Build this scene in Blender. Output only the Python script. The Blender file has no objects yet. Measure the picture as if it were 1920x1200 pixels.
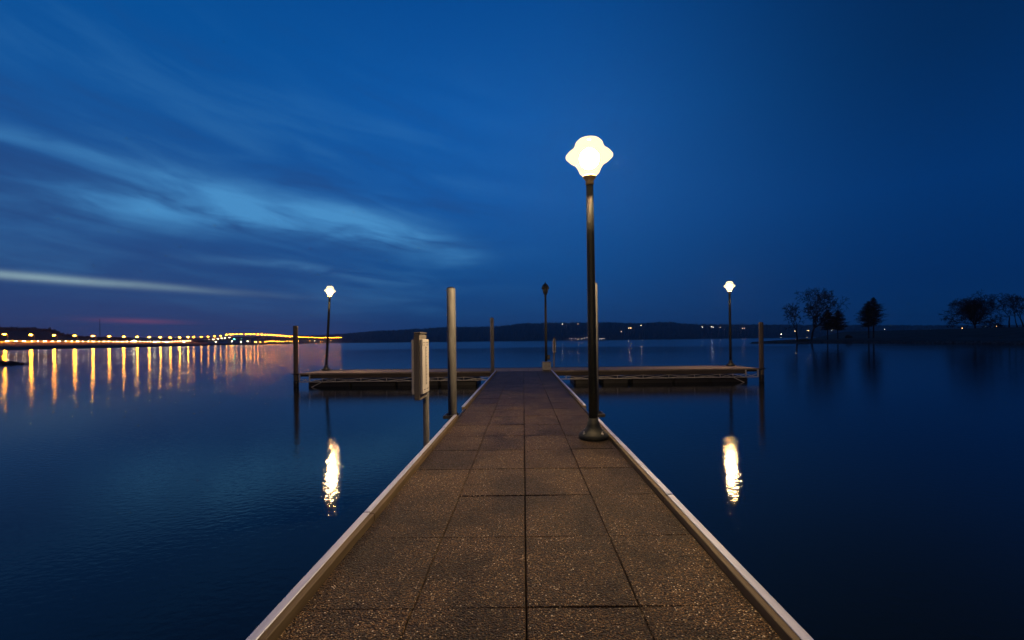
import bpy, bmesh, math, random
from mathutils import Vector, Matrix

S = bpy.context.scene
C = S.collection
PI = math.pi
R = math.radians

# ------------------------------------------------------------------ survey
# the lens (850 px at 1920 wide), its aim and its small roll; deck top is z = 0
F, PX, PY, ROLL = 850.0, 981.0, 638.0, 0.0115
CAMZ, WATER = 1.41, -0.62
HAZE = 0.00016


def at(px, py, Y):
    u, v = px - PX, py - PY
    u2 = u * math.cos(ROLL) - v * math.sin(ROLL)
    v2 = v * math.cos(ROLL) + u * math.sin(ROLL)
    return Vector((u2 / F * Y, Y, CAMZ - v2 / F * Y))


def lerp_table(tab, x):
    if x <= tab[0][0]:
        return tab[0][1]
    for (a, b), (c, d) in zip(tab, tab[1:]):
        if x <= c:
            return b + (d - b) * (x - a) / (c - a)
    return tab[-1][1]


def sstep(a, b, x):
    t = max(0.0, min(1.0, (x - a) / (b - a)))
    return t * t * (3 - 2 * t)


# ------------------------------------------------------------------ nodes
class E:
    """a little arithmetic on shader sockets"""

    def __init__(s, nt, sock):
        s.nt, s.k = nt, sock

    def _m(s, op, *a):
        n = s.nt.nodes.new('ShaderNodeMath')
        n.operation = op
        for i, v in enumerate((s,) + a):
            if isinstance(v, E):
                s.nt.links.new(v.k, n.inputs[i])
            else:
                n.inputs[i].default_value = v
        return E(s.nt, n.outputs[0])

    def __add__(s, o): return s._m('ADD', o)
    def __radd__(s, o): return s._m('ADD', o)
    def __sub__(s, o): return s._m('SUBTRACT', o)
    def __mul__(s, o): return s._m('MULTIPLY', o)
    def __rmul__(s, o): return s._m('MULTIPLY', o)
    def __truediv__(s, o): return s._m('DIVIDE', o)
    def __rsub__(s, o): return (s * -1.0) + o
    def pow(s, o): return s._m('POWER', o)
    def exp(s): return s._m('EXPONENT')
    def max(s, o): return s._m('MAXIMUM', o)
    def min(s, o): return s._m('MINIMUM', o)

    def ss(s, a, b, lo=0.0, hi=1.0):
        n = s.nt.nodes.new('ShaderNodeMapRange')
        n.interpolation_type = 'SMOOTHSTEP'
        s.nt.links.new(s.k, n.inputs[0])
        n.inputs[1].default_value, n.inputs[2].default_value = a, b
        n.inputs[3].default_value, n.inputs[4].default_value = lo, hi
        return E(s.nt, n.outputs[0])

    def gauss(s, c, w):
        d = (s - c) / w
        return (d * d * -1.0).exp()


def link(nt, v, inp):
    if isinstance(v, E):
        nt.links.new(v.k, inp)
    elif hasattr(v, 'is_output'):
        nt.links.new(v, inp)
    elif isinstance(v, tuple) and len(v) == 3 and inp.type == 'RGBA':
        inp.default_value = (*v, 1)
    else:
        inp.default_value = v


def ramp(nt, fac, stops, interp='LINEAR'):
    n = nt.nodes.new('ShaderNodeValToRGB')
    n.color_ramp.interpolation = interp
    el = n.color_ramp.elements
    while len(el) < len(stops):
        el.new(0.5)
    for e, (p, c) in zip(el, stops):
        e.position = p
        e.color = (*c, 1) if len(c) == 3 else c
    link(nt, fac, n.inputs[0])
    return n.outputs[0]


def mixc(nt, fac, a, b, mode='MIX'):
    n = nt.nodes.new('ShaderNodeMix')
    n.data_type = 'RGBA'
    n.blend_type = mode
    link(nt, fac, n.inputs[0])
    link(nt, a, n.inputs[6])
    link(nt, b, n.inputs[7])
    return n.outputs[2]


def noise(nt, vec, scale, detail=4, rough=0.5, dist=0.0):
    n = nt.nodes.new('ShaderNodeTexNoise')
    n.inputs['Scale'].default_value = scale
    n.inputs['Detail'].default_value = detail
    n.inputs['Roughness'].default_value = rough
    n.inputs['Distortion'].default_value = dist
    if vec is not None:
        nt.links.new(vec, n.inputs['Vector'])
    return E(nt, n.outputs[0])


def combine(nt, x, y, z):
    n = nt.nodes.new('ShaderNodeCombineXYZ')
    for i, v in enumerate((x, y, z)):
        link(nt, v, n.inputs[i])
    return n.outputs[0]


def split(nt, vec):
    n = nt.nodes.new('ShaderNodeSeparateXYZ')
    nt.links.new(vec, n.inputs[0])
    return [E(nt, o) for o in n.outputs]


def coords(nt, kind='Object'):
    return nt.nodes.new('ShaderNodeTexCoord').outputs[kind]


def stretch(nt, vec, s):
    n = nt.nodes.new('ShaderNodeMapping')
    n.inputs['Scale'].default_value = s
    nt.links.new(vec, n.inputs[0])
    return n.outputs[0]


def mat(name, color=(.5, .5, .5), rough=.6, metal=0.0, build=None):
    m = bpy.data.materials.new(name)
    m.use_nodes = True
    nt = m.node_tree
    b = nt.nodes['Principled BSDF']
    b.inputs['Base Color'].default_value = (*color, 1)
    b.inputs['Roughness'].default_value = rough
    b.inputs['Metallic'].default_value = metal
    if build:
        build(nt, b)
    return m


def bump(nt, b, h, strength, dist):
    n = nt.nodes.new('ShaderNodeBump')
    n.inputs['Strength'].default_value = strength
    n.inputs['Distance'].default_value = dist
    link(nt, h, n.inputs['Height'])
    nt.links.new(n.outputs[0], b.inputs['Normal'])


def glow(name, color, strength, sample=True):
    m = bpy.data.materials.new(name)
    m.use_nodes = True
    nt = m.node_tree
    b = nt.nodes['Principled BSDF']
    b.inputs['Base Color'].default_value = (.8, .8, .75, 1)
    b.inputs['Emission Color'].default_value = (*color, 1)
    b.inputs['Emission Strength'].default_value = strength
    if not sample:
        m.cycles.emission_sampling = 'NONE'
    return m


def glass_shell(name, color, strength):
    """frosted lantern glass: lets the burner's light out and glows with it"""
    m = bpy.data.materials.new(name)
    m.use_nodes = True
    nt = m.node_tree
    nt.nodes.remove(nt.nodes['Principled BSDF'])
    e = nt.nodes.new('ShaderNodeEmission')
    e.inputs[0].default_value = (*color, 1)
    e.inputs[1].default_value = strength
    t = nt.nodes.new('ShaderNodeBsdfTransparent')
    mx = nt.nodes.new('ShaderNodeMixShader')
    mx.inputs[0].default_value = .5
    nt.links.new(t.outputs[0], mx.inputs[1])
    nt.links.new(e.outputs[0], mx.inputs[2])
    nt.links.new(mx.outputs[0], nt.nodes['Material Output'].inputs[0])
    m.cycles.emission_sampling = 'NONE'
    return m


def mottled(lo, hi, scale=6, s=(1, 1, 1), detail=6, bmp=.0, bs=None):
    def f(nt, b):
        v = stretch(nt, coords(nt), s)
        n = noise(nt, v, scale, detail, .6)
        nt.links.new(ramp(nt, n, [(.3, lo), (.7, hi)]), b.inputs['Base Color'])
        if bmp:
            bump(nt, b, noise(nt, v, bs or scale * 4, 4, .6), .6, bmp)
    return f


def aggregate(nt, b):
    """exposed pebble concrete: pebbles of many browns, each slab its own tone, damp stains"""
    v = coords(nt)
    vo = nt.nodes.new('ShaderNodeTexVoronoi')
    vo.inputs['Scale'].default_value = 100
    nt.links.new(v, vo.inputs['Vector'])
    sep = nt.nodes.new('ShaderNodeSeparateColor')
    nt.links.new(vo.outputs['Color'], sep.inputs[0])
    pick = E(nt, sep.outputs[0])
    peb = ramp(nt, pick, [(0, (.014, .008, .003)), (.25, (.067, .037, .0145)), (.5, (.120, .070, .029)),
                          (.72, (.182, .108, .044)), (.90, (.29, .205, .11)), (.97, (.50, .41, .27)), (1, (.80, .72, .58))])
    d = E(nt, vo.outputs['Distance'])
    edge = d.ss(.30, .62)
    col = mixc(nt, edge, peb, (.014, .009, .005))
    # slab to slab tone and stains
    g = nt.nodes.new('ShaderNodeNewGeometry')
    isl = E(nt, g.outputs['Random Per Island'])
    st = noise(nt, v, 1.3, 6, .62, .8).ss(.36, .60)
    st2 = noise(nt, v, .55, 3, .5).ss(.3, .7)
    k = (isl * .40 + .76) * (st * .70 + .44) * (st2 * .35 + .78)
    sx, sy, sz = split(nt, v)
    col = mixc(nt, 1.0, col, combine(nt, k, k, k), 'MULTIPLY')
    # a few pale droppings and scuffs
    drop = noise(nt, v, 7.0, 3, .6, .6).ss(.735, .765) * .6
    col = mixc(nt, drop, col, (.55, .52, .48))
    nt.links.new(col, b.inputs['Base Color'])
    b.inputs['Roughness'].default_value = .55
    b.inputs['Specular IOR Level'].default_value = .16
    link(nt, pick * .35 + .35, b.inputs['Roughness'])
    bump(nt, b, 1.0 - d, 1.0, .009)


def wood(lo, hi, axis='Y'):
    def f(nt, b):
        s = {'Y': (30, 1.2, 30), 'Z': (30, 30, 1.2), 'X': (1.2, 30, 30)}[axis]
        v = stretch(nt, coords(nt), s)
        n = noise(nt, v, 1.0, 6, .65, .4)
        big = noise(nt, coords(nt), 2.2, 3)
        c = ramp(nt, n * .75 + big * .25, [(.3, lo), (.72, hi)])
        nt.links.new(c, b.inputs['Base Color'])
        bump(nt, b, n, .5, .004)
    return f


def galvan(nt, b):
    v = stretch(nt, coords(nt), (1, 1, .25))
    n = noise(nt, v, 14, 5, .6)
    nt.links.new(ramp(nt, n, [(.3, (.080, .083, .088)), (.7, (.150, .154, .162))]), b.inputs['Base Color'])
    link(nt, n * .2 + .48, b.inputs['Roughness'])


def water_mat(nt, b):
    nt.nodes.remove(b)
    v = coords(nt)
    x, y, z = split(nt, v)
    wob = noise(nt, stretch(nt, v, (.004, .012, 1)), 1.0, 3) * 60.0
    far = (y + wob).ss(110, 190)
    patch = noise(nt, stretch(nt, v, (.012, .05, 1)), 1.0, 4, .55, .6).ss(.42, .62)
    r = far * .055 + patch * .02 + .102
    w1 = noise(nt, stretch(nt, v, (1.0, 1.5, 1)), 9.0, 2, .5, .3)
    w2 = noise(nt, stretch(nt, v, (.5, 1.4, 1)), 1.4, 2, .5)
    near = (y * -1.0).ss(-120, -20)
    h = (w1 * .68 + w2 * .06) * (near * .95 + .05)
    bn = nt.nodes.new('ShaderNodeBump')
    bn.inputs['Strength'].default_value = 1.0
    bn.inputs['Distance'].default_value = .0042
    link(nt, h, bn.inputs['Height'])
    g = nt.nodes.new('ShaderNodeBsdfGlossy')
    g.distribution = 'BECKMANN'
    g.inputs['Color'].default_value = (.97, .98, 1, 1)
    link(nt, r, g.inputs['Roughness'])
    d = nt.nodes.new('ShaderNodeBsdfDiffuse')
    d.inputs['Color'].default_value = (.0015, .004, .008, 1)
    fr = nt.nodes.new('ShaderNodeFresnel')
    fr.inputs['IOR'].default_value = 1.27
    for n in (g, fr):
        nt.links.new(bn.outputs[0], n.inputs['Normal'])
    mx = nt.nodes.new('ShaderNodeMixShader')
    nt.links.new(fr.outputs[0], mx.inputs[0])
    nt.links.new(d.outputs[0], mx.inputs[1])
    nt.links.new(g.outputs[0], mx.inputs[2])
    nt.links.new(mx.outputs[0], nt.nodes['Material Output'].inputs['Surface'])


def ground(lo, hi, sc):
    return mottled(lo, hi, sc, detail=8)


M = dict(
    agg=mat('aggregate', build=aggregate),
    sub=mat('joint_bed', (.005, .0045, .004), .9),
    curb=mat('curb_wood', rough=.75, build=wood((.05, .034, .016), (.135, .098, .050), 'Y')),
    cap=mat('cap_strip', rough=.48, metal=.30, build=mottled((.36, .40, .54), (.50, .55, .70), 3, (8, .6, 8))),
    deckboard=mat('head_deck', rough=.7, build=mottled((.13, .105, .085), (.24, .20, .165), 5, (1, 1, 1), bmp=.003, bs=60)),
    fascia=mat('fascia_wood', rough=.8, build=wood((.024, .018, .014), (.060, .046, .035), 'X')),
    steel=mat('truss_steel', rough=.5, metal=.15, build=mottled((.30, .29, .28), (.50, .48, .46), 9)),
    float=mat('float_plastic', (.006, .006, .007), .5),
    bracket=mat('bracket_steel', (.035, .035, .038), .45, .6),
    galv=mat('galvanised_pipe', rough=.6, metal=.0, build=galvan),
    tarwood=mat('piling_wood', rough=.9, build=wood((.05, .042, .036), (.13, .11, .095), 'Z')),
    greywood=mat('grey_wood', rough=.85, build=wood((.07, .066, .064), (.16, .15, .145), 'Z')),
    board=mat('white_board', rough=.5, build=mottled((.34, .335, .34), (.50, .49, .49), 4, (1, 1, .4))),
    ink=mat('board_ink', (.02, .02, .025), .6),
    green=mat('lamp_post_paint', (.010, .018, .015), .6, build=mottled((.004, .007, .006), (.010, .016, .014), 9)),
    glass_dark=mat('unlit_glass', (.05, .055, .06), .15),
    lantern=glow('lit_lantern', (1.0, .66, .32), 4200),
    collar=mat('lamplit_collar', rough=.5, build=mottled((.25, .17, .06), (.42, .30, .12), 8)),  # lantern's yellow light put into the collar colour of lit posts
    boxpaint=mat('box_paint', rough=.5, build=mottled((.17, .17, .185), (.26, .26, .28), 5)),
    water=mat('lake_water', rough=.1, build=water_mat),
    hill=mat('wooded_hill', rough=.95, build=ground((.012, .016, .012), (.045, .045, .032), .02)),
    woods=mat('wood_foliage', rough=.95, build=ground((.010, .014, .010), (.04, .045, .03), .08)),
    land=mat('grass_land', rough=.95, build=ground((.030, .024, .016), (.085, .064, .042), .25)),
    shore=mat('shore_stone', rough=.9, build=ground((.06, .05, .045), (.18, .155, .13), .8)),
    bank=mat('bank_soil', rough=.95, build=ground((.05, .032, .025), (.13, .085, .06), .12)),
    asphalt=mat('asphalt', rough=.85, build=mottled((.035, .035, .035), (.065, .063, .06), 1.2)),
    concrete=mat('concrete', rough=.8, build=mottled((.32, .30, .28), (.48, .46, .43), .8)),
    white_concrete=mat('trail_barrier_white', rough=.7, build=mottled((.66, .64, .60), (.80, .78, .74), .8)),
    old_concrete=mat('weathered_concrete', rough=.85, build=mottled((.12, .11, .10), (.20, .185, .17), .8)),
    pole=mat('street_pole', (.18, .18, .18), .5, .5),
    lantern_far=glow('lit_lantern_end', (1.0, .60, .24), 2100),
    sodium=glow('sodium_lamp', (1.0, .29, .008), 460),
    sodium_far=glow('sodium_lamp_bridge', (1.0, .30, .006), 110),
    shell=glass_shell('lantern_glass', (1.0, .72, .36), 2.4),
    white_lamp=glow('mercury_lamp', (.95, 1.0, .50), 45),
    orange_small=glow('amber_lamp', (1.0, .35, .02), 60),
    green_lamp=glow('green_signal', (.05, 1.0, .45), 120, False),
    headlamp=glow('headlamp', (1.0, .80, .46), 80, False),
    taillamp=glow('tail_lamp', (1.0, .06, .02), 60, False),
    window_warm=glow('lit_window_warm', (1.0, .62, .28), 26, False),
    window_white=glow('lit_window_white', (1.0, .86, .72), 20, False),
    window_dim=glow('lit_window_dim', (1.0, .60, .40), 9, False),
    shore_lamp=glow('shore_lamp_glow', (1.0, .80, .66), 28, False),
    bark=mat('bark', rough=.95, build=wood((.018, .015, .012), (.045, .038, .032), 'Z')),
    twig=mat('twigs', (.022, .019, .017), .95),
    needles=mat('needles', rough=.9, build=ground((.006, .012, .007), (.022, .035, .018), 2.0)),
    rock=mat('rock', rough=.9, build=mottled((.02, .02, .02), (.07, .065, .06), 1.5, bmp=.1)),
    wall=mat('house_wall', rough=.8, build=mottled((.14, .13, .12), (.2, .19, .18), .5)),
    roof=mat('house_roof', (.03, .028, .027), .85),
    tyre=mat('tyre', (.012, .012, .012), .8),
    carglass=mat('car_glass', (.01, .012, .015), .1),
)
CAR_PAINT = [mat('car_paint', c, .3, .3) for c in
             ((.35, .35, .36), (.05, .05, .06), (.30, .03, .03), (.04, .08, .2), (.6, .6, .58))]


# ------------------------------------------------------------------ mesh builders
def obj(name, bm, m, parent=None, loc=None, smooth=False):
    me = bpy.data.meshes.new(name)
    bmesh.ops.recalc_face_normals(bm, faces=bm.faces)
    if smooth:
        for f in bm.faces:
            f.smooth = True
    bm.to_mesh(me)
    bm.free()
    for mm in (m if isinstance(m, (list, tuple)) else [m]):
        me.materials.append(mm)
    o = bpy.data.objects.new(name, me)
    C.objects.link(o)
    if parent:
        o.parent = parent
    if loc:
        o.location = loc
    return o


def thing(name, label, cat, loc=(0, 0, 0), rot=(0, 0, 0), group=None):
    o = bpy.data.objects.new(name, None)
    o.empty_display_size = .2
    C.objects.link(o)
    o.location, o.rotation_euler = loc, rot
    return tag(o, label, cat, group)


def tag(o, label, cat, group=None):
    o['label'], o['category'] = label, cat
    if group:
        o['group'] = group
    return o


def struct(o, kind='structure'):
    o['kind'] = kind
    return o


def copy_tree(o, parent=None):
    c = o.copy()
    C.objects.link(c)
    if parent:
        c.parent = parent
    for ch in list(o.children):
        copy_tree(ch, c)
    return c


def box(bm, x0, x1, y0, y1, z0, z1, bev=0.0, M4=None):
    vs = [bm.verts.new((x, y, z)) for x in (x0, x1) for y in (y0, y1) for z in (z0, z1)]
    q = [(0, 1, 3, 2), (4, 6, 7, 5), (0, 4, 5, 1), (2, 3, 7, 6), (0, 2, 6, 4), (1, 5, 7, 3)]
    fs = [bm.faces.new([vs[i] for i in f]) for f in q]
    if bev:
        es = list({e for f in fs for e in f.edges})
        r = bmesh.ops.bevel(bm, geom=es, offset=bev, segments=1, affect='EDGES')
        vs = list({v for f in r['faces'] for v in f.verts} | {v for v in vs if v.is_valid})
    if M4:
        bmesh.ops.transform(bm, matrix=M4, verts=[v for v in vs if v.is_valid])
    return fs


def tube(bm, pts, radii, n=8, caps=True):
    rings = []
    for i, p in enumerate(pts):
        p = Vector(p)
        a = Vector(pts[max(i - 1, 0)])
        b = Vector(pts[min(i + 1, len(pts) - 1)])
        d = (b - a).normalized()
        ref = Vector((0, 0, 1)) if abs(d.z) < .9 else Vector((1, 0, 0))
        s = d.cross(ref).normalized()
        t = d.cross(s)
        r = radii[i] if isinstance(radii, (list, tuple)) else radii
        rings.append([bm.verts.new(p + (s * math.cos(k * 2 * PI / n) + t * math.sin(k * 2 * PI / n)) * r) for k in range(n)])
    for A, B in zip(rings, rings[1:]):
        for k in range(n):
            bm.faces.new((A[k], A[(k + 1) % n], B[(k + 1) % n], B[k]))
    if caps and n > 2:
        bm.faces.new(rings[0][::-1])
        bm.faces.new(rings[-1])


def lathe(bm, prof, n=24, c=(0, 0, 0)):
    rings = []
    for r, z in prof:
        if r < 1e-5:
            rings.append([bm.verts.new((c[0], c[1], c[2] + z))])
        else:
            rings.append([bm.verts.new((c[0] + r * math.cos(k * 2 * PI / n), c[1] + r * math.sin(k * 2 * PI / n), c[2] + z)) for k in range(n)])
    for A, B in zip(rings, rings[1:]):
        for k in range(n):
            a, b = A[k % len(A)], A[(k + 1) % len(A)]
            c2, d = B[(k + 1) % len(B)], B[k % len(B)]
            vs = []
            for q in (a, b, c2, d):
                if q not in vs:
                    vs.append(q)
            if len(vs) > 2:
                bm.faces.new(vs)
    for Rg in (rings[0], rings[-1]):
        if len(Rg) > 2:
            bm.faces.new(Rg)


def beam(bm, a, b, w, h):
    """a square bar from a to b"""
    a, b = Vector(a), Vector(b)
    d = (b - a)
    L = d.length
    q = d.to_track_quat('Y', 'Z').to_matrix().to_4x4()
    box(bm, -w / 2, w / 2, 0, L, -h / 2, h / 2, M4=Matrix.Translation(a) @ q)


def grid(bm, rows):
    """rows of points -> quads"""
    vv = [[bm.verts.new(p) for p in r] for r in rows]
    for A, B in zip(vv, vv[1:]):
        for k in range(len(A) - 1):
            bm.faces.new((A[k], A[k + 1], B[k + 1], B[k]))
    return vv


# ------------------------------------------------------------------ water
bm = bmesh.new()
grid(bm, [[(-5700, -300, 0), (5700, -300, 0)], [(-5700, 3500, 0), (5700, 3500, 0)]])
struct(obj('water', bm, M['water'], loc=(0, 0, WATER)))

# ------------------------------------------------------------------ walkway
rnd = random.Random(4)
walk = thing('dock_walkway', 'long straight floating dock walkway of brown pebbled slabs with pale edge strips', 'dock')
Y0W, Y1W = -11.4, 20.62
ROW0, ROW, COL = 2.392, .863, .598
bm = bmesh.new()
k0 = math.floor((Y0W - ROW0) / ROW) + 1
ys = [Y0W] + [ROW0 + ROW * k for k in range(k0, 40) if ROW0 + ROW * k < Y1W - .2] + [Y1W]
for ya, yb in zip(ys, ys[1:]):
    for c in range(-2, 2):
        xa, xb = c * COL, (c + 1) * COL
        j = lambda s=.0025: rnd.uniform(-s, s)
        gl = .010 if c == 0 else .009
        gr = .010 if c == -1 else .009
        z = [j(.003) for _ in range(4)]
        x0, x1 = xa + gl + j(), xb - gr + j()
        y0, y1 = ya + .006 + j(.004), yb - .006 + j(.004)
        vt = [bm.verts.new(p) for p in ((x0, y0, z[0]), (x1, y0, z[1]), (x1, y1, z[2]), (x0, y1, z[3]))]
        # eased edge then side
        e = .006
        vm = [bm.verts.new(p) for p in ((x0 - e, y0 - e * .6, z[0] - .008), (x1 + e, y0 - e * .6, z[1] - .008),
                                        (x1 + e, y1 + e * .6, z[2] - .008), (x0 - e, y1 + e * .6, z[3] - .008))]
        vb = [bm.verts.new((v.co.x, v.co.y, -.05)) for v in vm]
        bm.faces.new(vt)
        for A, B in ((vt, vm), (vm, vb)):
            for k in range(4):
                bm.faces.new((A[k], A[(k + 1) % 4], B[(k + 1) % 4], B[k]))
        bm.faces.new(vb[::-1])
obj('deck', bm, M['agg'], walk)
bm = bmesh.new()
box(bm, -1.19, 1.19, Y0W, Y1W - .02, -.12, -.052)
obj('slab_bed', bm, M['sub'], walk)
GAP0, GAP1 = 8.36, 9.36
for s in (-1, 1):
    # curbs and cap strips in lengths, broken at the pile guide
    cuts = [Y0W, -9.2, -6.2, -3.4, -.9, 1.45, 3.62, 5.95, 7.15, GAP0] if s < 0 else [Y0W, -9.1, -6.1, -3.2, -.6, 1.75, 3.95, 6.35, 7.35, GAP0]
    runs = list(zip(cuts, cuts[1:])) + [(GAP1, 12.6), (12.6, 16.4), (16.4, 20.58)]
    for a, b in runs:
        bm = bmesh.new()
        x0, x1 = sorted((s * 1.204, s * 1.286))
        box(bm, x0, x1, a + .004, b - .004, -.10, .042, .004)
        dz = rnd.uniform(-.004, .004)
        cu = obj('curb', bm, M['curb'], walk)
        bm = bmesh.new()
        x0, x1 = sorted((s * 1.238, s * 1.290))
        box(bm, x0, x1, a + .010, b - .010, .0435, .056 + dz, .003)
        obj('cap_strip', bm, M['cap'], cu)
    bm = bmesh.new()
    x0, x1 = sorted((s * 1.19, s * 1.25))
    box(bm, x0, x1, Y0W, Y1W - .05, -.34, -.125)
    obj('side_beam', bm, M['fascia'], walk)
    # pile guide: hinge plate and hoop round the pile
    bm = bmesh.new()
    x0, x1 = sorted((s * 1.205, s * 1.240))
    box(bm, x0, x1, GAP0 + .02, GAP1 - .02, -.11, .018, .004)
    for yy in (8.40, 8.72):
        x0, x1 = sorted((s * 1.26, s * 1.48))
        box(bm, x0, x1, yy - .02, yy + .02, -.03, .03, .004)
    x0, x1 = sorted((s * 1.46, s * 1.50))
    box(bm, x0, x1, 8.38, 8.74, -.03, .03, .004)
    obj('pile_guide', bm, M['bracket'], walk)
for yf in (-11.2, -8.7, -5.5, -2.3, 1.0, 4.2, 7.4, 10.6, 13.8, 17.0):
    for s in (-1, 1):
        bm = bmesh.new()
        x0, x1 = sorted((s * .35, s * 1.16))
        box(bm, x0, x1, yf, yf + 1.9, -.86, -.345, .05)
        obj('float', bm, M['float'], walk)

# ------------------------------------------------------------------ cross dock at the end
head = thing('cross_dock', 'wide cross dock at the walkway end with dark fascia, steel truss and black floats', 'dock')
XL, XR, YF, YB = -10.25, 10.72, 20.68, 23.15
bm = bmesh.new()
nb = 24
for i in range(nb):
    a, b = XL + (XR - XL) * i / nb, XL + (XR - XL) * (i + 1) / nb
    for ya, yb in ((YF + .045, 21.5), (21.5, 22.32), (22.32, YB - .045)):
        z = rnd.uniform(-.003, .003)
        box(bm, a + .005, b - .005, ya + .004, yb - .004, -.06, .0 + z, .004)
obj('deck', bm, M['deckboard'], head)
bm = bmesh.new()
box(bm, XL + .05, XR - .05, YF + .06, YB - .06, -.14, -.062)
obj('slab_bed', bm, M['sub'], head)
FL, FR = -9.75, 10.12
for (ya, yb) in ((YF - .0, YF + .042), (YB - .042, YB)):
    for (xa, xb) in (((XL, -1.32), (1.32, XR)) if ya < 22 else ((XL, XR),)):
        bm = bmesh.new()
        box(bm, xa, xb, ya, yb, -.045, .016, .004)
        obj('edge_strip', bm, M['deckboard' if ya < 22 else 'bracket'], head)
for (xa, xb, ya, yb) in ((FL, -1.31, YF - .03, YF + .02), (1.31, FR, YF - .03, YF + .02), (XL + .05, XR - .05, YB - .05, YB - .01)):
    bm = bmesh.new()
    box(bm, xa, xb, ya, yb, -.225, -.048, .004)
    obj('fascia', bm, M['fascia'], head)
for x, s in ((XL, -1), (XR, 1)):
    bm = bmesh.new()
    box(bm, min(x, x - s * .05), max(x, x - s * .05), YF + .05, YB - .05, -.12, -.001 + .012, .004)
    obj('end_strip', bm, M['deckboard'], head)
# truss
for y in (YF - .005, YB - .06):
    for xa, xb in (((XL, -1.33), (1.33, XR)) if y < 22 else ((XL, XR),)):
        bm = bmesh.new()
        box(bm, xa, xb, y - .018, y + .018, -.400, -.362, .004)
        obj('truss_chord', bm, M['steel'], head)
    for side in (-1, 1):
        x = (FL if side < 0 else FR)
        posts, step = [x], 0
        while abs(x - side * 1.17 * .5) > 1.9:
            x -= side * (.585 if step < 2 else 1.17)
            step += 1
            if abs(x) < 1.4:
                break
            posts.append(x)
        posts.insert(0, XL + .05 if side < 0 else XR - .05)
        for q, xp in enumerate(posts):
            bm = bmesh.new()
            w = .030 if q in (0, 1) else .02
            zt = -.05 if q in (0, 1) else -.226
            box(bm, xp - w, xp + w, y - .045, y - .021, -.398, zt, .003)
            obj('truss_post', bm, M['steel'], head)
        for xa, xb in zip(posts, posts[1:]):
            bm = bmesh.new()
            beam(bm, (xa, y - .006, -.385), (xb, y - .006, -.235), .024, .024)
            beam(bm, (xa, y + .011, -.235), (xb, y + .011, -.385), .024, .024)
            obj('truss_brace', bm, M['steel'], head)
# floats
for xa, xb in ((-9.95, -8.0), (-7.97, -5.9), (-5.87, -3.9), (-3.87, -2.15), (2.34, 3.42), (3.63, 4.85), (4.98, 6.9), (6.93, 8.6), (8.63, 10.35), (-.9, .9)):
    bm = bmesh.new()
    box(bm, xa, xb, YF + .22, YB - .2, -.92, -.402, .06)
    obj('float', bm, M['float'], head)
for s, x in ((-1, FL - .02), (1, FR + .02)):
    bm = bmesh.new()
    beam(bm, (x - s * .55, YF - .02, -.40), (x - s * .02, YF - .02, -.66), .03, .03)
    obj('float_strut', bm, M['steel'], head)
# hoops that hold the corner piles
for s, xe, xp in ((-1, XL, -10.50), (1, XR, 10.98)):
    bm = bmesh.new()
    pts = [(xp + .17 * math.cos(a), 20.92 + .17 * math.sin(a), -.02) for a in [k * 2 * PI / 16 for k in range(17)]]
    tube(bm, pts, .022, 6, caps=False)
    box(bm, min(xe, xp - s * .10), max(xe, xp - s * .16), 20.70, 20.76, -.05, .0)
    box(bm, min(xe, xp - s * .10), max(xe, xp - s * .16), 21.08, 21.14, -.05, .0)
    obj('pile_hoop', bm, M['bracket'], head)

# ------------------------------------------------------------------ pilings


def pipe_pile(x, y, top, r, label, lean=(0, 0)):
    t = thing('steel_piling', label, 'piling', (x, y, -1.6), (lean[0], lean[1], 0), 'round steel pilings beside the dock')
    bm = bmesh.new()
    H = top + 1.6
    lathe(bm, [(r, 0), (r, H - .012), (r * .965, H)], 24)
    obj('pile', bm, M['galv'], t, smooth=False)
    for p in t.children[0].data.polygons:
        p.use_smooth = abs(p.normal.z) < .5
    bm = bmesh.new()
    lathe(bm, [(r * .93, H + .001), (r * .93, H + .012), (r * .5, H + .030), (0, H + .036)], 20)
    obj('pile_cap', bm, M['bracket'], t)
    return t


pipe_pile(-1.345, 8.56, 2.40, .083, 'tall grey steel piling beside the left edge of the walkway', (0, -.002))
pipe_pile(1.332, 8.56, 2.46, .083, 'tall steel piling hidden behind the nearest lamp post')
pipe_pile(-1.40, 20.43, 2.42, .083, 'slim steel piling where walkway and left arm of cross dock meet')


def wood_pile(x, y, top, r, label):
    t = thing('wooden_piling', label, 'piling', (x, y, -1.7), (0, 0, 0), 'wooden pilings at the cross dock ends')
    bm = bmesh.new()
    H = top + 1.7
    n = 14
    prof = [(r * 1.05, 0), (r * 1.02, H * .4), (r, H * .8), (r * .99, H - .03), (r * .9, H)]
    lathe(bm, prof, n)
    for v in bm.verts:
        v.co.x += rnd.uniform(-.006, .006)
        v.co.y += rnd.uniform(-.006, .006)
    obj('pile', bm, M['tarwood'], t, smooth=True)
    bm = bmesh.new()
    H2 = WATER + 1.7 + .30
    lathe(bm, [(r * 1.06, H2 - .5), (r * 1.10, H2 - .1), (r * 1.05, H2)], 14)
    obj('tide_band', bm, M['bracket'], t, smooth=True)
    return t


wood_pile(-10.50, 20.92, 2.20, .105, 'dark wooden piling at the left end of cross dock')
wood_pile(10.98, 20.92, 2.12, .100, 'brown wooden piling at the right end of cross dock')

# ------------------------------------------------------------------ lamp posts


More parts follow.
